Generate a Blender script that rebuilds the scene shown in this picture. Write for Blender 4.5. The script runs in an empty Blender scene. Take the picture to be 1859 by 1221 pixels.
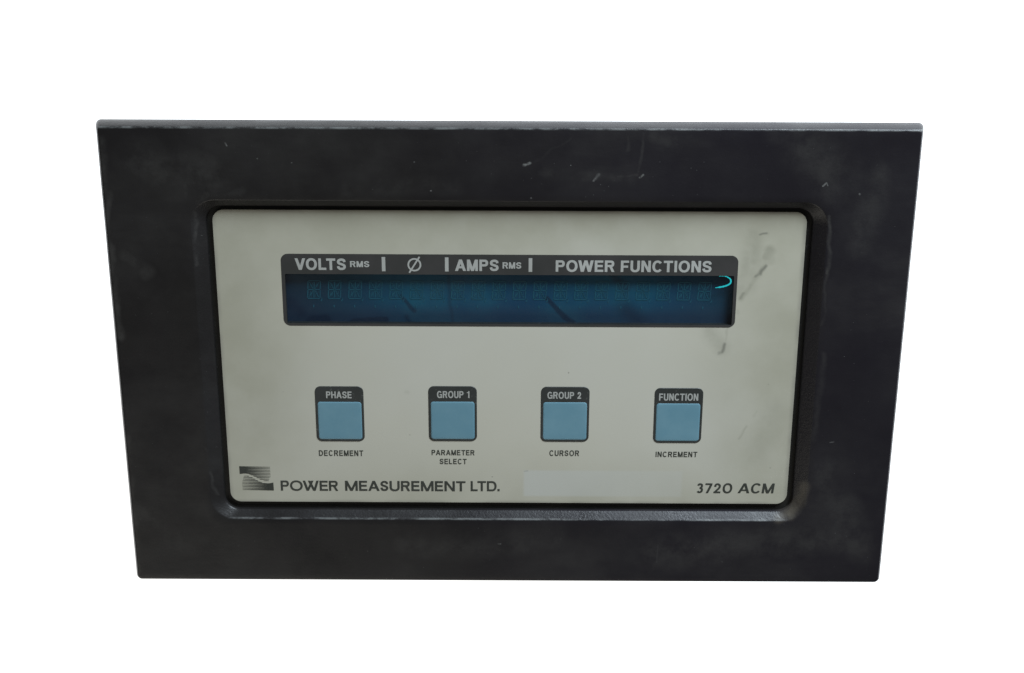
import bpy, bmesh, math, random
import numpy as np
from mathutils import Matrix, Vector
random.seed(7)
S = bpy.context.scene
COL = S.collection
MM = 0.001
Z0 = 0.080            # height of the meter's front face above the backdrop sheet (m); the meter lies on its back

# ------------------------------------------------------------------ camera
cam = bpy.data.cameras.new("camera"); camo = bpy.data.objects.new("camera", cam); COL.objects.link(camo)
cam.sensor_width = 36.0; cam.lens = 50.35; cam.clip_start = 0.01; cam.clip_end = 50
R = Matrix(((0.999989583, -0.00450697786, 0.000721814626),
            (0.00402107461, 0.944697241, 0.327919126),
            (-0.00215982052, -0.327912807, 0.944705523)))
camo.matrix_world = Matrix.Translation((0.00158527, 0.19192744, 0.51717097 + Z0)) @ R.to_4x4()
S.camera = camo

# ------------------------------------------------------------------ light
w = bpy.data.worlds.new("World"); S.world = w; w.use_nodes = True
bg = w.node_tree.nodes["Background"]; bg.inputs[0].default_value = (1.0, 1.0, 0.99, 1); bg.inputs[1].default_value = 0.13
def area(name, loc, target, sx, sy, power, color):
    l = bpy.data.lights.new(name, 'AREA'); l.shape = 'RECTANGLE'; l.size = sx; l.size_y = sy
    l.energy = power; l.color = color
    o = bpy.data.objects.new(name, l); COL.objects.link(o); o.location = loc
    o.rotation_euler = (Vector(target) - Vector(loc)).to_track_quat('-Z', 'Y').to_euler()
    return o
area("window_light", (0.50, 0.85, 0.42), (0.08, 0, Z0), 0.50, 0.36, 28.5, (0.80, 0.91, 1.0))
area("fill_light", (-0.30, -0.80, 0.66), (0, -.03, Z0), 0.9, 0.4, 2.9, (1.0, 0.96, 0.86))  # added fill from the near side to lift the plate, no real ceiling lamp
S.view_settings.view_transform = 'Standard'; S.view_settings.look = 'None'
S.view_settings.exposure = 0.0; S.view_settings.gamma = 1.0

# ------------------------------------------------------------------ node helpers
class NT:
    def __init__(s, name):
        s.m = bpy.data.materials.new(name); s.m.use_nodes = True
        s.t = s.m.node_tree; s.b = s.t.nodes["Principled BSDF"]; s.out = s.t.nodes["Material Output"]
        s.tc = s.t.nodes.new("ShaderNodeTexCoord"); s.obj = s.tc.outputs['Object']
    def n(s, k, **kw):
        x = s.t.nodes.new(k)
        for a, v in kw.items(): setattr(x, a, v)
        return x
    def l(s, a, b): s.t.links.new(a, b)
    def val(s, inp, v):
        if hasattr(v, 'is_linked') or isinstance(v, bpy.types.NodeSocket): s.l(v, inp)
        else: inp.default_value = v
    def math(s, op, a, b=0.0, clamp=False):
        x = s.n("ShaderNodeMath", operation=op, use_clamp=clamp); s.val(x.inputs[0], a); s.val(x.inputs[1], b); return x.outputs[0]
    def vm(s, op, a, b=None, scale=None):
        x = s.n("ShaderNodeVectorMath", operation=op); s.val(x.inputs[0], a)
        if b is not None: s.val(x.inputs[1], b)
        if scale is not None: s.val(x.inputs['Scale'], scale)
        return x.outputs['Value'] if op in ('DOT_PRODUCT', 'LENGTH') else x.outputs['Vector']
    def noise(s, scale, detail=3, rough=0.5, vec=None, stretch=None, off=(0, 0, 0)):
        v = vec or s.obj
        mp = s.n("ShaderNodeMapping"); s.l(v, mp.inputs['Vector']); mp.inputs['Location'].default_value = off
        if stretch: mp.inputs['Scale'].default_value = stretch
        x = s.n("ShaderNodeTexNoise"); s.l(mp.outputs[0], x.inputs['Vector'])
        x.inputs['Scale'].default_value = scale; x.inputs['Detail'].default_value = detail; x.inputs['Roughness'].default_value = rough
        return x.outputs['Fac']
    def ramp(s, v, a, b, lo=0.0, hi=1.0, smooth=True):
        x = s.n("ShaderNodeMapRange"); x.interpolation_type = 'SMOOTHSTEP' if smooth else 'LINEAR'
        s.val(x.inputs['Value'], v)
        x.inputs['From Min'].default_value = a; x.inputs['From Max'].default_value = b
        x.inputs['To Min'].default_value = lo; x.inputs['To Max'].default_value = hi
        return x.outputs[0]
    def mix(s, f, a, b):
        x = s.n("ShaderNodeMix", data_type='RGBA'); s.val(x.inputs[0], f)
        for i, c in ((6, a), (7, b)):
            if isinstance(c, tuple): x.inputs[i].default_value = (*c, 1)
            else: s.l(c, x.inputs[i])
        return x.outputs[2]
    def seg(s, x0, y0, x1, y1, wd, soft=1.0, strength=1.0, vec=None):
        """a soft streak: 1 on the segment (mm), falling to 0 at distance wd"""
        p = vec or s.flat
        a = (x0*MM, y0*MM, 0); d = ((x1-x0)*MM, (y1-y0)*MM, 0); dd = d[0]**2 + d[1]**2 + 1e-12
        pa = s.vm('SUBTRACT', p, a)
        h = s.math('DIVIDE', s.vm('DOT_PRODUCT', pa, d), dd, clamp=True)
        c = s.n("ShaderNodeVectorMath", operation='SCALE'); c.inputs[0].default_value = d; s.l(h, c.inputs['Scale'])
        dist = s.vm('LENGTH', s.vm('SUBTRACT', pa, c.outputs[0]))
        return s.ramp(dist, wd*MM, wd*MM*(1-soft), 0.0, strength)
    def flatten(s, warp=0.0, wscale=200):
        x = s.vm('MULTIPLY', s.obj, (1, 1, 0))
        if warp:
            nz = s.n("ShaderNodeTexNoise"); nz.inputs['Scale'].default_value = wscale; nz.inputs['Detail'].default_value = 3
            s.l(s.obj, nz.inputs['Vector'])
            o = s.vm('SUBTRACT', nz.outputs['Color'], (0.5, 0.5, 0.5))
            o = s.vm('MULTIPLY', o, (warp*MM, warp*MM, 0)); x = s.vm('ADD', x, o)
        s.flat = x
    def acc(s, vals):
        r = vals[0]
        for v in vals[1:]: r = s.math('MAXIMUM', r, v)
        return r
    def bump(s, h, strength, dist):
        x = s.n("ShaderNodeBump"); s.l(h, x.inputs['Height']); s.val(x.inputs['Strength'], strength); x.inputs['Distance'].default_value = dist
        s.l(x.outputs[0], s.b.inputs['Normal'])

# ------------------------------------------------------------------ materials
def m_frame():
    s = NT("black_plastic"); b = s.b; s.flatten(9, 55)
    mott = s.noise(14, 5, 0.6)
    cloud = s.ramp(mott, 0.42, 0.72)
    fine = s.noise(90, 4, 0.65, stretch=(0.35, 1, 1))
    dust_glint = s.math('MULTIPLY', cloud, s.ramp(fine, 0.3, 0.7, 0.35, 1))
    dust_glint = s.math('MULTIPLY', dust_glint, 0.30)
    marks = s.acc([
        s.seg(-118, 61, -118.4, 41, 1.4, 1, .7), s.seg(-115.5, 66, -113, 68, 3.2, 1, .75), s.seg(-119.5, 71, -119.8, 66, 2.2, 1, .45),  # left rim and corner highlights painted in with the dust marks
        s.seg(-112, 67.5, -100, 70, 3.0, 1, .35), s.seg(-149, 88, -149.5, 10, 2.6, 1, .7), s.seg(-149, -30, -149, -88, 2.6, 1, .6),
        s.seg(-135, 80, -110, 75, 14, 1, .5), s.seg(-147, -62, -130, -78, 9, 1, .40), s.seg(-144, 44, -138, 38, 5, 1, .5),
        s.seg(13, 77, 45, 73, 5, 1, .40), s.seg(52, 90, 66, 88, 5, 1, .45), s.seg(43, 91, 43, 84, 1.4, 1, .4), s.seg(48.5, 91, 48, 76, 1.2, 1, .45),
        s.seg(9, 80, 22, 90, 1.0, 1, .3), s.seg(28, 74, 32, 74, 3, 1, .4), s.seg(40, 74.6, 47.5, 74.6, 1.3, 1, .6),
        s.seg(108, 88, 120, 74, 16, 1, .5), s.seg(136, 76, 131, 48, 9, 1, .42), s.seg(95, 90, 112, 90, 5, 1, .3),
        s.seg(118.9, 60, 119.0, 38, 1.1, 1, .9), s.seg(119.3, 38, 119.5, 18, 1.3, 1, .45), s.seg(120, 5, 119.5, -30, 2.2, 1, .35),  # right rim highlight painted in as pale strokes
        s.seg(60, -80, 130, -72, 14, 1, .55), s.seg(125, -45, 140, -75, 12, 1, .5), s.seg(-40, -78, 20, -74, 9, 1, .4),
        s.seg(-120, -34.5, -118.5, -36.5, 1.0, 1, .9), s.seg(-123, -31.5, -120, -34, .8, 1, .6),
        s.seg(-117.7, -46, -117, -55, 1.0, 1, .5),
        s.seg(-60, 70, -20, 71, 7, 1, .3)])
    dust_glint = s.math('MAXIMUM', dust_glint, s.math('MULTIPLY', marks, s.ramp(s.noise(75, 5, .7), .30, .68, .12, .80)))
    s.flatten(0.5, 900)
    sharp = s.acc([s.seg(5.2, 79.0, 7.6, 79.8, .75, .8), s.seg(31.0, 73.3, 31.6, 74.0, .6, .8, .9), s.seg(31.6, 74.0, 32.9, 75.6, .85, .9, .5),
        s.seg(48.0, 74.6, 49.2, 75.6, .6, .8, .85), s.seg(115.6, 71.6, 116.8, 72.8, .45, .8, 1), s.seg(117, 72.6, 117.4, 71.8, .35, .8, .7),
        s.seg(129.4, 68.7, 129.4, 68.6, .6, .8, .6), s.seg(-103.9, 86.8, -103.3, 85.7, .4, .8, .7), s.seg(-80, 79.5, -79.9, 79.5, .4, .8, .6),
        s.seg(-35, 80, -34.9, 80, .4, .8, .8), s.seg(-29, 69.2, -28.9, 69.2, .45, .8, .9), s.seg(8, 66.6, 8.1, 66.6, .45, .8, .8), s.seg(22.5, 79.0, 22.6, 79.0, .35, .8, .7),
        s.seg(-92.5, 81, -92.4, 81, .35, .8, .6), s.seg(-4, -76, -3, -76, .4, .8, .6), s.seg(60, -84, 60.3, -76, .5, 1, .10),
        s.seg(126, -31, 127.5, -30.8, .35, .8, .5)])
    speck = s.ramp(s.noise(1300, 1, .5), .77, .84, 0, .35)
    # edge highlight painted as a pale line: top front edge, lower opening rim
    sx = s.n("ShaderNodeSeparateXYZ"); s.l(s.obj, sx.inputs[0])
    wear = s.ramp(s.math('ABSOLUTE', s.math('SUBTRACT', sx.outputs[1], 92.35*MM)), .55*MM, .1*MM)
    rim = s.math('MULTIPLY', s.ramp(s.math('ABSOLUTE', s.math('ADD', sx.outputs[1], 65.1*MM)), .5*MM, .1*MM),
                 s.ramp(s.math('ABSOLUTE', sx.outputs[0]), 113*MM, 111*MM))
    wear = s.math('MULTIPLY', s.math('MAXIMUM', wear, rim), s.ramp(s.noise(300, 4, .7, stretch=(.5, 1, 1)), .38, .66, .02, .45))
    nrm = s.n("ShaderNodeNewGeometry"); 
    side = s.math('ADD', s.ramp(sx.outputs[0], -60*MM, 60*MM, 0, .55, False), s.math('MULTIPLY', s.noise(12, 4, .6), .6), True)
    col = s.mix(side, (0.0088, 0.0080, 0.0068), (0.0090, 0.0078, 0.0108))
    col = s.mix(dust_glint, col, (0.045, 0.043, 0.040))
    col = s.mix(s.math('MAXIMUM', s.math('MULTIPLY', s.math('MULTIPLY', sharp, s.ramp(s.noise(900, 3, .7), .35, .65, .25, 1)), .55), speck), col, (0.20, 0.20, 0.19))
    col = s.mix(wear, col, (0.17, 0.175, 0.17))
    # brown grime in the lower right corner of the tray
    s.flatten(1.2, 400)
    gr = s.math('MULTIPLY', s.acc([s.seg(117.5, -50, 116, -57, 3.2, 1, 1), s.seg(116, -57, 112.5, -62.5, 3.6, 1, 1), s.seg(112.5, -62.5, 108, -64.5, 3, 1, .7)]), s.ramp(s.noise(250, 3, .6), .2, .6, .45, 1))
    col = s.mix(gr, col, (0.060, 0.052, 0.042))
    s.l(col, b.inputs['Base Color'])
    s.l(s.ramp(s.noise(40, 4, .6), .3, .7, .30, .46), b.inputs['Roughness'])
    b.inputs['Specular IOR Level'].default_value = 0.26
    g = s.math('ADD', s.math('MULTIPLY', s.noise(1100, 3, .65), 1.0), s.math('MULTIPLY', s.noise(380, 2, .5), .5))
    ge = s.n('ShaderNodeNewGeometry'); sn = s.n('ShaderNodeSeparateXYZ'); s.l(ge.outputs['True Normal'], sn.inputs[0])
    s.bump(g, s.ramp(sn.outputs[2], .99, .9, .3, .62), 0.00015)
    return s.m

def m_plate():
    s = NT("plate_print"); b = s.b
    col = s.mix(s.ramp(s.noise(11, 3, .5), .3, .7), (0.388, 0.372, 0.308), (0.402, 0.390, 0.338))
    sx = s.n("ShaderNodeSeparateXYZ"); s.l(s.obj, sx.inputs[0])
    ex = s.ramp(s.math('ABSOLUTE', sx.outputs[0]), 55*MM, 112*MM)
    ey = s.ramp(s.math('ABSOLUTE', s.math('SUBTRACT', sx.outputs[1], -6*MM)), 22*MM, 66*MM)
    edge = s.math('MULTIPLY', s.math('MAXIMUM', ex, ey), s.ramp(s.noise(35, 4, .6), .25, .75, .5, 1.0))  # yellowed, dirty edges, with the light's fall-off from the middle painted in
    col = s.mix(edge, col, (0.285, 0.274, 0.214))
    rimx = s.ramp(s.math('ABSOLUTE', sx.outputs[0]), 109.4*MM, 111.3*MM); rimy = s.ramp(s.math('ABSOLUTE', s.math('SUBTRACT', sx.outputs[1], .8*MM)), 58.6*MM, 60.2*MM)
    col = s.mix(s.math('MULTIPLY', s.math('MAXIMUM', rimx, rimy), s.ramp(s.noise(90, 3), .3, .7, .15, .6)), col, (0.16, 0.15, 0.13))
    s.flatten(1.6, 260)
    soft = s.acc([s.seg(98.2, 46, 97.3, 43.5, 3.0, .7, .5), s.seg(97.5, 44, 96, 39, 2.2, .9, .36), s.seg(96.5, 40, 88.4, 27.3, 2.2, 1, .55), s.seg(92, 51, 92.5, 42, 5, 1, .40), s.seg(90, 44, 88, 30, 5, 1, .36), s.seg(94, 42, 91, 32, 5, 1, .3),
                  s.seg(77, 13, 82, 7, 5, 1, .36), s.seg(98.6, 42, 97.5, 46, 2.6, .6, .28), s.seg(91, 51.3, 97, 52.6, 1.0, .9, .3), s.seg(84, 18, 83.2, 6, .9, 1, .25),
                  s.seg(104, -20, 99, -38, 9, 1, .22), s.seg(97.2, -19.5, 96, -21.5, 1.0, 1, .25), s.seg(93.5, -26, 91, -31, .9, 1, .3), s.seg(22, -20, 25, -16, 1.5, 1, .12), s.seg(-40, -12, -39.6, -12, 1.6, 1, .18), s.seg(87.6, 22, 87.8, 21, 1.1, 1, .2)])
    dark = s.acc([s.seg(97.0, 39.8, 95.2, 37.0, 1.15, 1, .60), s.seg(95.2, 37.2, 93.6, 35.6, .8, 1, .4), s.seg(96.6, 52.7, 94.2, 52.0, .75, 1, .55),
                  s.seg(83.2, 8.4, 82.3, 5.2, 1.1, 1, .6), s.seg(82.3, 5.2, 81.0, 4.8, 1.3, 1, .4), s.seg(89.2, 29, 88.2, 27, .9, 1, .25)])
    s.flatten(0.2, 800)
    spots = s.acc([s.seg(23.2, -3.5, 23.2, -3.6, .45, .8, .5), s.seg(-6.5, -48, -6.4, -48, .35, .8, .6), s.seg(6.5, -45.5, 7.6, -45.4, .5, .8, .55), s.seg(-39, -30, -38.9, -30, .5, 1, .3),
                   s.seg(104, -43.5, 104.1, -43.5, .5, 1, .35), s.seg(-88, -12, -87.9, -12, .3, 1, .35), s.seg(101, -8, 101.1, -8, .4, 1, .3)])
    soft = s.math('MULTIPLY', soft, s.ramp(s.noise(130, 4, .65), .3, .65, .65, 1.25))
    col = s.mix(soft, col, (0.20, 0.195, 0.15)); col = s.mix(dark, col, (0.09, 0.09, 0.075)); col = s.mix(spots, col, (0.10, 0.10, 0.08))
    # cleaner rectangle where a label used to sit
    cxm = s.ramp(s.math('ABSOLUTE', s.math('SUBTRACT', sx.outputs[0], 37.6*MM)), 32.2*MM, 30.8*MM)
    cym = s.ramp(s.math('ABSOLUTE', s.math('ADD', sx.outputs[1], 50.7*MM)), 6.2*MM, 5.0*MM)
    clean = s.math('MULTIPLY', s.math('MULTIPLY', cxm, cym), s.ramp(sx.outputs[0], 70*MM, 5*MM, .30, .62))
    col = s.mix(clean, col, (0.380, 0.384, 0.358))
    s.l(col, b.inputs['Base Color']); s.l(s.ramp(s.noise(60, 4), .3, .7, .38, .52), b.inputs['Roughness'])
    b.inputs['Specular IOR Level'].default_value = 0.35
    s.bump(s.noise(1600, 2), 0.12, 0.00006)
    return s.m

def m_print(name, c0, c1, rough=.45, spec=.35, wearc=None, wearamt=0):
    s = NT(name); b = s.b
    col = s.mix(s.ramp(s.noise(60, 4, .6), .3, .7), c0, c1)
    if wearc: col = s.mix(s.ramp(s.noise(700, 3, .7), .60, .72, 0, wearamt), col, wearc)
    s.l(col, b.inputs['Base Color']); b.inputs['Roughness'].default_value = rough; b.inputs['Specular IOR Level'].default_value = spec
    s.bump(s.noise(1400, 2), 0.12, 0.00005)
    return s.m

def m_tube():
    s = NT("display_tube_glass"); b = s.b
    sx = s.n("ShaderNodeSeparateXYZ"); s.l(s.obj, sx.inputs[0])
    n = s.ramp(s.noise(22, 4, .6), .32, .68)
    col = s.mix(n, (0.0045, 0.036, 0.068), (0.008, 0.076, 0.100))
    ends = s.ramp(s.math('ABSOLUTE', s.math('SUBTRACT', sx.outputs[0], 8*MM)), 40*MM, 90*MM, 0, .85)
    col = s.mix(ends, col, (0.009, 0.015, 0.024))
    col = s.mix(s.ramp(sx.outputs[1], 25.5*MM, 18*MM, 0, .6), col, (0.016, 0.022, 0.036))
    s.flatten(5, 60)
    dark_refl = s.acc([s.seg(14.5, 26, 24, 16, 1.6, .7, .8), s.seg(-41, 26, -36, 21, 1.5, .8, .7), s.seg(38, 38, 44, 31, 3, 1, .6), s.seg(-23, 36, -22, 15, 1.3, 1, .4),
                 s.seg(-76, 16, -70, 17, 3, .5, .8), s.seg(-60, 15.5, -48, 16, 2, .5, .8), s.seg(-84, 24, -80, 20, 4, 1, .8), s.seg(44, 22, 52, 14, 7, 1, .6), s.seg(-39, 18, -37, 14, 2, 1, .6)])
    col = s.mix(dark_refl, col, (0.006, 0.012, 0.024))  # dark reflections seen in the pane, painted into the tube colour
    s.l(col, b.inputs['Base Color']); b.inputs['Roughness'].default_value = .6; b.inputs['Specular IOR Level'].default_value = .2
    return s.m

def m_pane():
    s = NT("tinted_pane"); t = s.t
    t.nodes.remove(s.b)
    tr = s.n("ShaderNodeBsdfTransparent"); tr.inputs[0].default_value = (0.80, 0.92, 1.0, 1)
    gl = s.n("ShaderNodeBsdfGlossy"); gl.inputs['Roughness'].default_value = .22; gl.inputs[0].default_value = (1, 1, 1, 1)
    df = s.n("ShaderNodeBsdfDiffuse"); df.inputs[0].default_value = (0.10, 0.11, 0.13, 1)
    lw = s.n("ShaderNodeLayerWeight"); lw.inputs[0].default_value = .5
    fr = s.math('ADD', s.math('MULTIPLY', s.math('POWER', lw.outputs['Facing'], 4.0), .6), .020)
    m0 = s.n("ShaderNodeMixShader"); s.l(s.ramp(s.noise(35, 5, .65, stretch=(.6, 1, 1)),   .35, .75, .0, .05), m0.inputs[0]); s.l(tr.outputs[0], m0.inputs[1]); s.l(df.outputs[0], m0.inputs[2])
    m1 = s.n("ShaderNodeMixShader"); s.l(fr, m1.inputs[0]); s.l(m0.outputs[0], m1.inputs[1]); s.l(gl.outputs[0], m1.inputs[2])
    s.l(m1.outputs[0], s.out.inputs[0])
    return s.m

def m_backdrop():
    s = NT("glowing_backdrop"); b = s.b
    b.inputs['Base Color'].default_value = (.8, .8, .8, 1); b.inputs['Roughness'].default_value = .6
    b.inputs['Emission Color'].default_value = (1, 1, 1, 1); b.inputs['Emission Strength'].default_value = 1.0  # glow added so the background comes out plain white
    s.l(s.ramp(s.noise(3, 2), 0, 1, .995, 1.0), b.inputs['Emission Strength'])
    return s.m

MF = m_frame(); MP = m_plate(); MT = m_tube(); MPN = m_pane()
M_DARK = m_print("dark_grey_print", (0.026, 0.026, 0.024), (0.034, 0.032, 0.031), .5, .3)
M_BTN = m_print("button_print", (0.021, 0.023, 0.021), (0.028, 0.029, 0.028), .45, .35, (0.16, 0.17, 0.15), .25)
M_BLUE = m_print("blue_key_film", (0.090, 0.190, 0.240), (0.112, 0.215, 0.262), .42, .4)
M_WHITE = m_print("pale_lettering", (0.275, 0.275, 0.255), (0.31, 0.31, 0.29), .5, .3)
M_INK = m_print("black_ink", (0.024, 0.027, 0.022), (0.034, 0.036, 0.030), .5, .3)
M_CHAR = m_print("display_segment_coat", (0.007, 0.046, 0.070), (0.014, 0.084, 0.102), .55, .3)
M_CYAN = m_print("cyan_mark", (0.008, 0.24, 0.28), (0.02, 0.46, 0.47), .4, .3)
M_HOUSE = m_print("housing_metal", (0.03, 0.03, 0.03), (0.04, 0.04, 0.04), .5, .4)
M_GROOVE = m_print("groove_plastic", (0.007, 0.007, 0.006), (0.012, 0.011, 0.009), .6, .25, (0.12, 0.12, 0.11), .15)

# ------------------------------------------------------------------ mesh helpers
def link(name, me, mat, parent=None):
    o = bpy.data.objects.new(name, me); COL.objects.link(o)
    if mat: me.materials.append(mat)
    if parent: o.parent = parent
    return o
def mesh(name, verts, faces, mat, parent=None, smooth=False):
    me = bpy.data.meshes.new(name)
    me.from_pydata([(x*MM, y*MM, z*MM + Z0) for x, y, z in verts], [], faces); me.update()
    if smooth:
        me.polygons.foreach_set('use_smooth', [True]*len(me.polygons))
    return link(name, me, mat, parent)
def rrect(x0, x1, y0, y1, r, n=8, m=1):
    """rounded rectangle, counter-clockwise from the bottom right corner; n steps a corner, m steps a side"""
    P = []
    for cx, cy, a0 in ((x1-r, y0+r, -90), (x1-r, y1-r, 0), (x0+r, y1-r, 90), (x0+r, y0+r, 180)):
        for i in range(n+1):
            a = math.radians(a0 + 90*i/n); P.append((cx + r*math.cos(a), cy + r*math.sin(a)))
    if m > 1:
        Q = []
        k = n+1
        for c in range(4):
            Q += P[c*k:(c+1)*k]
            a, b = P[c*k+n], P[((c+1)*k) % (4*k)]
            Q += [(a[0]+(b[0]-a[0])*j/m, a[1]+(b[1]-a[1])*j/m) for j in range(1, m)]
        P = Q
    return P
def loft(rings, cap_first=False, cap_last=False):
    n = len(rings[0][0]); V = []; Fc = []
    for ring, z in rings: V += [(x, y, z) for x, y in ring]
    for r in range(len(rings)-1):
        for i in range(n):
            j = (i+1) % n; Fc.append((r*n+i, r*n+j, (r+1)*n+j, (r+1)*n+i))
    if cap_first: Fc.append(tuple(reversed(range(n))))
    if cap_last: Fc.append(tuple(range((len(rings)-1)*n, len(rings)*n)))
    return V, Fc

# ------------------------------------------------------------------ the added white backdrop
bm = bmesh.new(); bmesh.ops.create_grid(bm, x_segments=2, y_segments=2, size=2.5)
bmesh.ops.translate(bm, verts=bm.verts, vec=(0, 0, 0))
me = bpy.data.meshes.new("white_backdrop"); bm.to_mesh(me); bm.free()
backdrop = link("white_backdrop", me, m_backdrop()); backdrop['kind'] = 'structure'; backdrop['label'] = 'glowing white sheet added as the plain background'  # invented glowing sheet, stands in for the blank white background

# ------------------------------------------------------------------ the meter
root = bpy.data.objects.new("power_meter", None); COL.objects.link(root)
root['label'] = 'black framed panel power meter with blank blue display and four blue buttons'
root['category'] = 'power meter'

# frame: one moulding, from its back rim over the chamfer and the flat face down into the tray
HW, HH = 150.0, 92.42
def oc(off, r): return rrect(-HW-off*1.2, HW+off*1.2, -HH-off, HH+off, r, 10, 24)
def ic(hx, hy, r): return rrect(-hx, hx, -hy, hy, r, 10, 24)
rings = [(oc(-8, 1.0), -6.1), (oc(1.5, 1.9), -6.1), (oc(1.80, 2.1), -5.9), (oc(1.85, 2.1), -5.6), (oc(1.38, 1.9), -3.4), (oc(.88, 1.8), -1.7), (oc(.50, 1.8), -.75), (oc(.22, 1.7), -.26), (oc(-.03, 1.6), -.05), (oc(-.5, 1.5), 0.0)]
A, B = oc(-.5, 1.5), ic(118.75, 65.6, 9.2)
for k in range(1, 12):
    t = k/12; rings.append(([(a[0]+(b[0]-a[0])*t, a[1]+(b[1]-a[1])*t) for a, b in zip(A, B)], 0.0))
rings += [(B, 0.0), (ic(118.45, 65.35, 9.0), -.07), (ic(118.15, 65.1, 8.8), -.26), (ic(114.0, 62.75, 6.2), -2.72), (ic(113.7, 62.5, 6.0), -2.95), (ic(113.55, 62.4, 5.9), -3.3), (ic(113.5, 62.35, 5.8), -4.6)]
V, Fc = loft(rings)
frame = mesh("frame", V, Fc, MF, root, True)
V, Fc = loft([(ic(113.5, 62.35, 5.8), -4.6), (ic(109, 58, 4), -4.6)])
mesh("groove", V, Fc, M_GROOVE, root)
# rear housing of sheet metal behind the frame
V, Fc = loft([(rrect(-122, 122, -70, 70, 3, 6), -5.0), (rrect(-122, 122, -70, 70, 3, 6), -78.5), (rrect(-120.5, 120.5, -68.5, 68.5, 2.5, 6), -80.0)], False, True)
mesh("housing", V, [tuple(reversed(f)) for f in Fc], M_HOUSE, root)

# face plate with a window opening for the display
ZP = -3.4
PX0, PX1, PY0, PY1, PR = -111.14, 111.37, -59.25, 60.86, 4.3
WX0, WX1, WY0, WY1 = -85.2, 85.5, 16.15, 36.1
def plate():
    V = []; Fc = []
    ys = sorted(set([PY0, PY1, WY0, WY1] + [PY0+PR*(1-math.cos(math.radians(a))) for a in range(0, 91, 9)] + [PY1-PR*(1-math.cos(math.radians(a))) for a in range(0, 91, 9)]))
    us = [0, (WX0-PX0)/(PX1-PX0), (WX1-PX0)/(PX1-PX0), 1]
    idx = {}
    for r, y in enumerate(ys):
        d = 0
        for yc, sgn in ((PY0+PR, -1), (PY1-PR, 1)):
            if (y-yc)*sgn > 0: d = PR - math.sqrt(max(0, PR*PR-(y-yc)**2))
        xs = [PX0+d, WX0, WX1, PX1-d]
        for c, x in enumerate(xs): idx[r, c] = len(V); V.append((x, y, ZP))
    for r in range(len(ys)-1):
        for c in range(3):
            if c == 1 and abs(ys[r]-WY0) < 1e-6: continue
            Fc.append((idx[r, c], idx[r, c+1], idx[r+1, c+1], idx[r+1, c]))
    b = len(V)
    o = rrect(PX0, PX1, PY0, PY1, PR, 10)
    n = len(o)
    V += [(x, y, ZP) for x, y in o] + [(x, y, ZP-1.6) for x, y in o]
    Fc += [(b+i, b+n+i, b+n+(i+1) % n, b+(i+1) % n) for i in range(n)]
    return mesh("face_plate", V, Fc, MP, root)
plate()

# ------------------------------------------------------------------ lettering
def sup(cx, cy, rx, ry, a0, a1, s, t, n=2.15, k=20):
    def pt(a, rx, ry):
        c, q = math.cos(a), math.sin(a)
        return (cx + rx*math.copysign(abs(c)**(2/n), c), cy + ry*math.copysign(abs(q)**(2/n), q))
    A = [math.radians(a0+(a1-a0)*i/k) for i in range(k+1)]
    O = [pt(a, rx, ry) for a in A]; I = [pt(a, rx-s, ry-t) for a in A]
    return [[O[i], O[i+1], I[i+1], I[i]] for i in range(k)]
def rect(x0, y0, x1, y1): return [[(x0, y0), (x1, y0), (x1, y1), (x0, y1)]]
def par(xb, xt, w, y0=0., y1=1.): return [[(xb, y0), (xb+w, y0), (xt+w, y1), (xt, y1)]]
def cat(P, k=6):
    out = []
    for i in range(len(P)-1):
        p0 = P[max(i-1, 0)]; p1 = P[i]; p2 = P[i+1]; p3 = P[min(i+2, len(P)-1)]
        for j in range(k):
            u = j/k
            out.append(tuple(.5*((2*p1[q]) + (-p0[q]+p2[q])*u + (2*p0[q]-5*p1[q]+4*p2[q]-p3[q])*u*u + (-p0[q]+3*p1[q]-3*p2[q]+p3[q])*u**3) for q in (0, 1)))
    out.append(P[-1]); return out
def ribbon(P, s, t=None):
    """stroke along points; s thick where it runs upright, t where it runs level"""
    t = t or s; L = []; Rr = []
    for i, p in enumerate(P):
        a = P[max(i-1, 0)]; b = P[min(i+1, len(P)-1)]
        d = (b[0]-a[0], b[1]-a[1]); l = math.hypot(*d) or 1; nx, ny = -d[1]/l, d[0]/l
        L.append((p[0]+nx*s/2, p[1]+ny*t/2)); Rr.append((p[0]-nx*s/2, p[1]-ny*t/2))
    return [[L[i], L[i+1], Rr[i+1], Rr[i]] for i in range(len(P)-1)]
def inset(pts, w, s, t): return [(s/2+x*(w-s), t/2+y*(1-t)) for x, y in pts]
SPT = [(.985, .735), (.92, .90), (.74, .985), (.5, 1.0), (.25, .97), (.06, .86), (.035, .71), (.15, .595), (.39, .535), (.63, .475), (.9, .385), (.985, .25), (.92, .10), (.72, .015), (.48, 0), (.22, .025), (.06, .125), (.0, .29)]
TWO = [(.03, .68), (.08, .88), (.30, .995), (.62, .995), (.90, .89), (.97, .72), (.88, .54), (.62, .36), (.28, .17), (.09, -.01)]
THR1 = [(.03, .82), (.16, .96), (.45, 1.0), (.80, .94), (.92, .77), (.80, .59), (.42, .525)]
THR2 = [(.42, .525), (.84, .47), (1, .27), (.86, .07), (.5, 0), (.18, .03), (.0, .13)]
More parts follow.
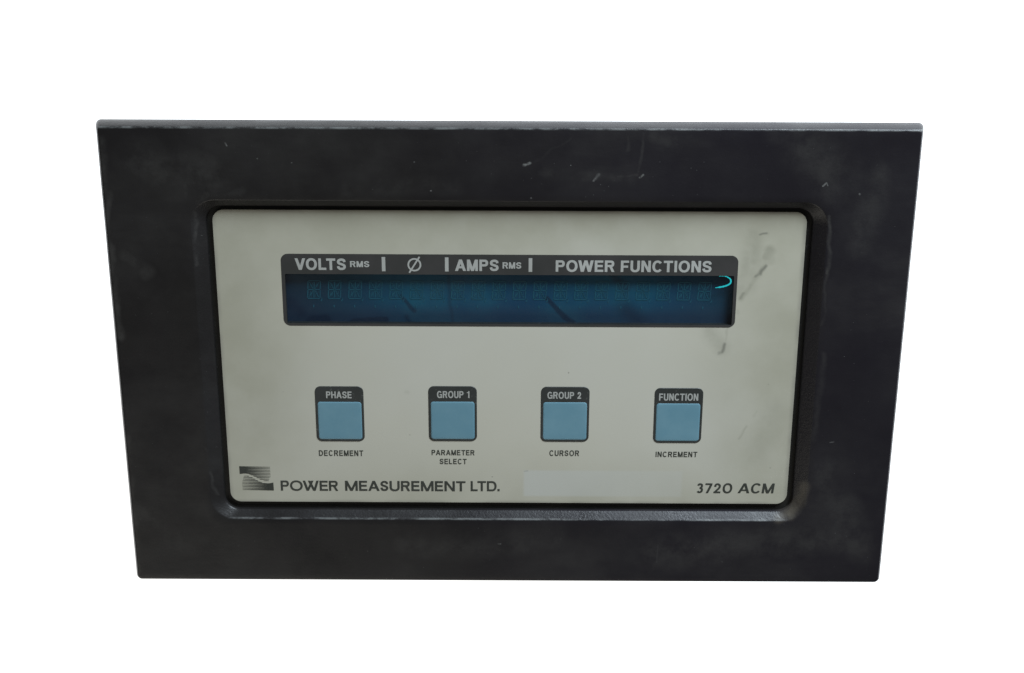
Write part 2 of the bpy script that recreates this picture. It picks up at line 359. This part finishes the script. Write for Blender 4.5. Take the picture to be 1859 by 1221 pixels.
def glyph(c, s, t, X):
    """returns ink width and a list of strokes, each a list of quads; cap height 1"""
    s1 = s*1.12
    W = dict(A=1.0, C=.92, D=.87, E=.76, F=.72, G=.95, H=.84, I=s, L=.70, M=.99, N=.84, O=1.0, P=.80, R=.86, S=.82, T=.82, U=.83, V=.96, W=1.36)
    for k, v in X.items(): W[k] = v
    w = W.get(c, .68)
    def bowl(y0, y1, w):
        rx = min((y1-y0)*.5, w*.62); ry = (y1-y0)/2
        return [rect(s, y1-t, w-rx, y1), rect(s, y0, w-rx, y0+t), sup(w-rx, (y0+y1)/2, rx, ry, 90, -90, s, t, 2.15)]
    if c == 'O': return w, [sup(w/2, .5, w/2, .52, 0, 360, s, t, 2.15, 40)]
    if c == '0': return w, [sup(w/2, .5, w/2, .52, 0, 360, s, t, 2.2, 40)]
    if c == 'C': return w, [sup(w/2, .5, w/2, .52, 38, 322, s, t, 2.15, 32)]
    if c == 'G': return w, [sup(w/2, .5, w/2, .52, 38, 318, s, t, 2.15, 32), rect(w-s*.8, .0, w, .38), rect(w*.54, .38, w, .38+t)]
    if c == 'D': return w, [rect(0, 0, s, 1)] + bowl(0, 1, w)
    if c == 'P': return w, [rect(0, 0, s, 1)] + bowl(.40, 1, w)
    if c == 'R': return w, [rect(0, 0, s, 1)] + bowl(.42, 1, w*.97) + [par(w-s*1.05, w*.42, s*1.05, 0, .42+t*.5)]
    if c == 'E': return w, [rect(0, 0, s, 1), rect(s, 0, w, t), rect(s, .5-t/2+.015, w*.93, .5+t/2+.015), rect(s, 1-t, w*.98, 1)]
    if c == 'F': return w, [rect(0, 0, s, 1), rect(s, .47-t/2, w*.9, .47+t/2), rect(s, 1-t, w, 1)]
    if c == 'H': return w, [rect(0, 0, s, 1), rect(w-s, 0, w, 1), rect(s, .5-t/2+.01, w-s, .5+t/2+.01)]
    if c == 'I': return s, [rect(0, 0, s, 1)]
    if c == 'L': return w, [rect(0, 0, s, 1), rect(s, 0, w, t)]
    if c == 'T': return w, [rect(0, 1-t, w, 1), rect(w/2-s/2, 0, w/2+s/2, 1-t)]
    if c == 'U': return w, [rect(0, .35, s, 1), rect(w-s, .35, w, 1), sup(w/2, .35, w/2, .37, 180, 360, s, t, 2.2, 24)]
    if c == 'N': return w, [rect(0, 0, s, 1), rect(w-s, 0, w, 1), par(w-s1, 0, s1)]
    if c == 'M': return w, [rect(0, 0, s, 1), rect(w-s, 0, w, 1), par(w/2-s1/2, 0, s1), par(w/2-s1/2, w-s1, s1)]
    if c == 'A': return w, [par(0, w/2-s1/2, s1), par(w-s1, w/2-s1/2, s1), rect(w*.24, .23, w*.76, .23+t*.9)]
    if c == 'V': return w, [par(w/2-s1/2, 0, s1), par(w/2-s1/2, w-s1, s1)]
    if c == 'W':
        if X.get('cross'):
            return w, [par(w*.29-s1/2, 0, s1), par(w*.29-s1/2, w*.60-s1/2, s1), par(w*.71-s1/2, w*.40-s1/2, s1), par(w*.71-s1/2, w-s1, s1)]
        q = w*.27; m = w/2-s1/2
        return w, [par(q-s1/2, 0, s1), par(q-s1/2, m, s1), par(w-q-s1/2, m, s1), par(w-q-s1/2, w-s1, s1)]
    if c == 'S': return w, [ribbon(cat(inset(SPT, w, s, t*1.02)), s, t*1.02)]
    if c == '2': return w, [ribbon(cat(inset(TWO, w, s, t)), s, t), rect(0, 0, w, t)]
    if c == '3': return w, [ribbon(cat(inset(THR1, w, s, t)), s, t), ribbon(cat(inset(THR2, w, s, t)), s, t)]
    if c == '7': return w, [rect(0, 1-t, w, 1), par(w*.16, w-s1, s1, 0, 1-t)]
    if c == '1': return s*2.0, [rect(s, 0, s*2, 1), [[(0, .70), (s, .76), (s, .90), (0, .82)]]]
    if c == '.': return s, [rect(0, 0, s, s*.95)]
    raise ValueError(c)
def lettering(text, x0, x1, y0, y1, z, mat, parent, s=.2, t=.165, shear=0., gap=.13, space=.42, X={}):
    cur = 0; items = []; prev = None
    for ch in text:
        if ch == ' ': cur += space-gap; prev = None; continue
        w, pr = glyph(ch, s, t, X)
        if prev and prev+ch in ('VO', 'LT', 'PA', 'TE', 'CT', 'OW', 'WE', 'EA', 'AM', 'RA', 'AR', 'AS', 'HA'): cur -= {'VO': .09, 'LT': .12, 'PA': .10, 'OW': .08, 'WE': .03}.get(prev+ch, .05)
        items.append((cur, pr)); cur += w+gap; prev = ch
    tot = cur-gap; H = y1-y0; sx = (x1-x0-shear*H)/tot
    V = []; Fc = []; k = 0
    for ox, pr in items:
        for st, prim in enumerate(pr):
            for q in prim:
                Fc.append(tuple(range(len(V), len(V)+4)))
                V += [(x0+(ox+p[0])*sx+shear*H*p[1], y0+p[1]*H, z+.004*st) for p in q]
    o = mesh("lettering", V, Fc, mat, parent)
    bm = bmesh.new(); bm.from_mesh(o.data); bmesh.ops.recalc_face_normals(bm, faces=bm.faces)
    for f in bm.faces:
        if f.normal.z < 0: f.normal_flip()
    bm.to_mesh(o.data); bm.free()
    return o

# ------------------------------------------------------------------ the display
# dark walls of the window opening
o = [(WX0, WY0), (WX1, WY0), (WX1, WY1), (WX0, WY1)]
rimV, rimF = loft([(o, ZP), (o, ZP-2.7)])
# dark printed surround with the heading band
def holed(name, outer, hole, z, mat, parent):
    V, Fc = loft([(outer, z), (hole, z)]); return mesh(name, V, Fc, mat, parent)
outer = rrect(-86.35, 86.6, 15.25, 43.9, 2.7, 8, 1)
hole = rrect(-85.05, 85.35, 16.3, 35.95, .5, 8, 1)
disp = holed("display", outer, hole, ZP+.05, M_DARK, root); disp['label'] = 'long blank blue display under a dark heading band'
zt = ZP+.09
lettering("VOLTS", -81.1, -61.75, 37.60, 42.15, zt, M_WHITE, disp, .24, .20)
lettering("RMS", -60.2, -52.9, 38.78, 41.15, zt, M_WHITE, disp, .24, .19)
lettering("AMPS", -20.5, -3.95, 37.45, 41.95, zt, M_WHITE, disp, .24, .20)
lettering("RMS", -2.5, 4.6, 38.46, 40.95, zt, M_WHITE, disp, .24, .19)
lettering("POWER FUNCTIONS", 17.6, 76.6, 37.32, 41.82, zt, M_WHITE, disp, .235, .195, space=.55)
for x, y0, y1 in ((-47.5, 37.2, 42.8), (-23.6, 37.2, 42.75), (8.05, 37.2, 42.6)):
    V, Fc = [(x-.68, y0, zt), (x+.68, y0, zt), (x+.68, y1, zt), (x-.68, y1, zt)], [(0, 1, 2, 3)]
    mesh("divider_bar", V, Fc, M_WHITE, disp)
cx, cy = -35.85, 39.8; V = []; Fc = []
for i in range(41):
    a = math.radians(9*i)
    V += [(cx+2.62*math.cos(a), cy+2.62*math.sin(a), zt), (cx+1.98*math.cos(a), cy+1.98*math.sin(a), zt)]
    if i: Fc.append((2*i-2, 2*i, 2*i+1, 2*i-1))
b = len(V); d = Vector((3.95, 6.3)).normalized(); nrm = Vector((-d.y, d.x))*.31
for sg, l in ((-1, 3.72), (1, 3.72)):
    for k in (-1, 1): V.append((cx+d.x*l*sg+nrm.x*k, cy+d.y*l*sg+nrm.y*k, zt+.006))
Fc.append((b, b+1, b+3, b+2))
mesh("phase_symbol", V, Fc, M_WHITE, disp)

# tinted window pane
mesh("window_wall", rimV, [tuple(reversed(f)) for f in rimF], M_GROOVE, disp)
V, Fc = loft([(rrect(WX0+.02, WX1-.02, WY0+.02, WY1-.02, .3, 4), ZP-.12)], False, True)
mesh("window_pane", V, Fc, MPN, disp)
ZT = ZP-2.6
V = [(WX0-1, WY0-3, ZT), (WX1+1, WY0-3, ZT), (WX1+1, WY1+1, ZT), (WX0-1, WY1+1, ZT)]
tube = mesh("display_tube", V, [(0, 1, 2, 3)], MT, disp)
# twenty unlit characters of the tube: segments as thin slats standing on the tube
def char_mesh():
    V = []; Fc = []
    def st(x0, y0, x1, y1, wd=.34):
        d = Vector((x1-x0, y1-y0)); n = Vector((-d.y, d.x)).normalized()*wd/2; e = d.normalized()*.12
        b = len(V)
        for z in (ZT+.02, ZT+.10):
            V.extend([(x0+e.x+n.x, y0+e.y+n.y, z), (x0+e.x-n.x, y0+e.y-n.y, z), (x1-e.x-n.x, y1-e.y-n.y, z), (x1-e.x+n.x, y1-e.y+n.y, z)])
        Fc.append((b+4, b+5, b+6, b+7))
        for i in range(4): Fc.append((b+i, b+(i+1) % 4, b+4+(i+1) % 4, b+4+i))
    w, h = 2.35, 3.55; k = .06
    def q(x, y): return (x+k*y, y)
    def S2(a, b, wd=.34): st(*q(*a), *q(*b), wd)
    S2((-w, h), (w, h)); S2((-w, -h), (w, -h)); S2((-w, 0), (0, 0)); S2((0, 0), (w, 0))
    for x in (-w, w): S2((x, .1), (x, h-.1)); S2((x, -h+.1), (x, -.1))
    S2((0, .2), (0, h-.3)); S2((0, -h+.3), (0, -.2))
    for a, b in (((-w+.4, h-.4), (-.3, .3)), ((w-.4, h-.4), (.3, .3)), ((-w+.4, -h+.4), (-.3, -.3)), ((w-.4, -h+.4), (.3, -.3))): S2(a, b, .30)
    for x in (-1.45, -.75, .75, 1.45): S2((x-.3, -h+.5), (x+.2, -.5), .16); S2((x-.2, .6), (x+.25, h-.6), .12)
    S2((w+.55, -h+.1), (w+.95, -h+.2), .5); S2((w+.85, -h-.1), (w+.35, -h-1.2), .35)
    S2((-.3, -h-3.1), (.3, -h-3.1), 1.0)
    me = bpy.data.meshes.new("display_character"); me.from_pydata([(x*MM, y*MM, z*MM) for x, y, z in V], [], Fc); me.update()
    me.materials.append(M_CHAR); return me
cm = char_mesh()
for i in range(20):
    o = bpy.data.objects.new("display_character", cm); COL.objects.link(o); o.parent = disp
    o.location = ((-74.6+7.86*i)*MM, 29.0*MM, Z0)
# cyan mark at the right end of the pane
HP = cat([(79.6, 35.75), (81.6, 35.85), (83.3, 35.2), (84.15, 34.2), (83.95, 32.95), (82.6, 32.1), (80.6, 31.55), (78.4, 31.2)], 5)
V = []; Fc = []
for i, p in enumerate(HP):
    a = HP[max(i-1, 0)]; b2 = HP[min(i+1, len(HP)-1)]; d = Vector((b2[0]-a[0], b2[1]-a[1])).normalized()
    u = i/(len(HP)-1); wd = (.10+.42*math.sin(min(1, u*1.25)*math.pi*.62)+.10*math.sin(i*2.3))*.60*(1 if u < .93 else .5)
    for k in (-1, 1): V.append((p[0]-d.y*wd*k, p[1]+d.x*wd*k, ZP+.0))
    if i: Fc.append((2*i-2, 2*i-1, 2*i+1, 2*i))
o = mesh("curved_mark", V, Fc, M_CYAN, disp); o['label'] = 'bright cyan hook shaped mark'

# ------------------------------------------------------------------ buttons
def inv(fs): return [tuple(reversed(f)) for f in fs]
def button(cx, ytop, head, hx0, hx1, hy0, hy1):
    zb = ZP
    o = rrect(cx-9.5, cx+9.5, ytop-23.3, ytop, 2.3, 8)
    o1 = rrect(cx-9.35, cx+9.35, ytop-23.15, ytop-.15, 2.2, 8)
    V, Fc = loft([(o, zb+.01), (o1, zb+.14), (rrect(cx-8.7, cx+8.7, ytop-22.5, ytop-6.35, .9, 8), zb+.14)], False, True)
    b = mesh("button", V, Fc, M_BTN, root); b['label'] = 'blue button headed ' + head
    k = lambda i, r: rrect(cx-8.56+i, cx+8.56-i, ytop-22.38+i, ytop-6.5-i, r, 8)
    V, Fc = loft([(k(0, 1.1), zb+.15), (k(.05, 1.05), zb+.20), (k(.25, 1.0), zb+.25), (k(.7, .9), zb+.27), (k(3.2, .7), zb+.25)], False, True)
    mesh("key_cap", V, Fc, M_BLUE, b, True)
    lettering(head, hx0, hx1, hy0, hy1, zb+.19, M_WHITE, b, .245, .185, space=.62)
button(-66.2, -9.60, "PHASE", -71.3, -61.3, -14.55, -11.7)
button(-21.93, -9.32, "GROUP 1", -28.0, -15.3, -14.25, -11.35)
button(22.06, -9.36, "GROUP 2", 15.1, 28.25, -14.35, -11.5)
button(66.42, -9.66, "FUNCTION", 58.7, 74.0, -14.9, -11.95)
zi = ZP+.05
lettering("DECREMENT", -75.1, -57.5, -39.2, -36.75, zi, M_INK, root, .215, .175, gap=.20)
lettering("PARAMETER", -30.45, -13.45, -38.65, -36.4, zi, M_INK, root, .215, .175, gap=.20)
lettering("SELECT", -27.3, -16.6, -42.5, -40.2, zi, M_INK, root, .215, .175, gap=.20)
lettering("CURSOR", 16.2, 27.95, -38.75, -36.35, zi, M_INK, root, .215, .175, gap=.20)
lettering("INCREMENT", 58.25, 74.75, -39.0, -36.7, zi, M_INK, root, .215, .175, gap=.20)
XW = dict(cross=1, O=1.28, W=1.62, M=1.28, E=.84, R=.92, P=.84, C=1.15, A=1.16, S=.80, U=1.02, N=1.05, D=1.08, T=.95, L=.78)
lettering("POWER", -90.9, -68.0, -54.4, -50.0, zi, M_INK, root, .22, .175, gap=.10, X=XW)
lettering("MEASUREMENT", -65.2, -17.1, -54.35, -49.95, zi, M_INK, root, .23, .18, gap=.13, X=XW)
lettering("LTD.", -15.05, -3.5, -54.25, -49.85, zi, M_INK, root, .235, .18, gap=.10, X=XW)
lettering("3720", 75.15, 89.5, -54.65, -50.35, zi, M_INK, root, .225, .175, .05, gap=.2, X={'0': 1.0, '3': .66, '7': .72, '2': .72})
lettering("ACM", 91.6, 106.3, -54.6, -50.3, zi, M_INK, root, .22, .16, .10, gap=.10, X=dict(A=1.12, C=.98, M=1.12))

# striped emblem
def lerp(T, x):
    for (a, p), (b, q) in zip(T, T[1:]):
        if a <= x <= b: return p+(q-p)*(x-a)/(b-a)
    return T[-1][1]
UP = [(0, .68), (.12, .705), (.22, .70), (.33, .655), (.45, .575), (.55, .50), (.66, .43), (.78, .385), (.9, .36), (1, .40)]
LO = [(0, .52), (.06, .57), (.16, .61), (.25, .605), (.36, .55), (.46, .465), (.58, .37), (.68, .32), (.8, .295), (.9, .30), (1, .33)]
EX, EY, EW, EH = -107.0, -54.35, 13.3, 10.5
V = []; Fc = []; NR = 16; n = 60; ph = 1/NR
for r in range(NR):
    yc = (r+.5)/NR
    for part in (0, 1):
        for i in range(n):
            q = []
            for x in (i/n, (i+1)/n):
                th = ph*(1.06-.86*min(1, (x if part == 0 else 1-x)/.93))
                lo, hi = yc-th/2, yc+th/2
                if part == 0: lo = max(lo, lerp(UP, x)); ok = x < .95-.10*max(0, (.62-yc)/.3)
                else: hi = min(hi, lerp(LO, x)); ok = x > .04+.06*max(0, (yc-.3)/.3)
                q.append((x, lo, hi, ok and hi-lo > .002))
            if not (q[0][3] and q[1][3]): continue
            k = len(V)
            for x, y in ((q[0][0], q[0][1]), (q[1][0], q[1][1]), (q[1][0], q[1][2]), (q[0][0], q[0][2])):
                V.append((EX+EW*(x*.985+.012*(1-y)), EY+EH*y, zi))
            Fc.append((k, k+1, k+2, k+3))
mesh("striped_emblem", V, Fc, M_INK, root)
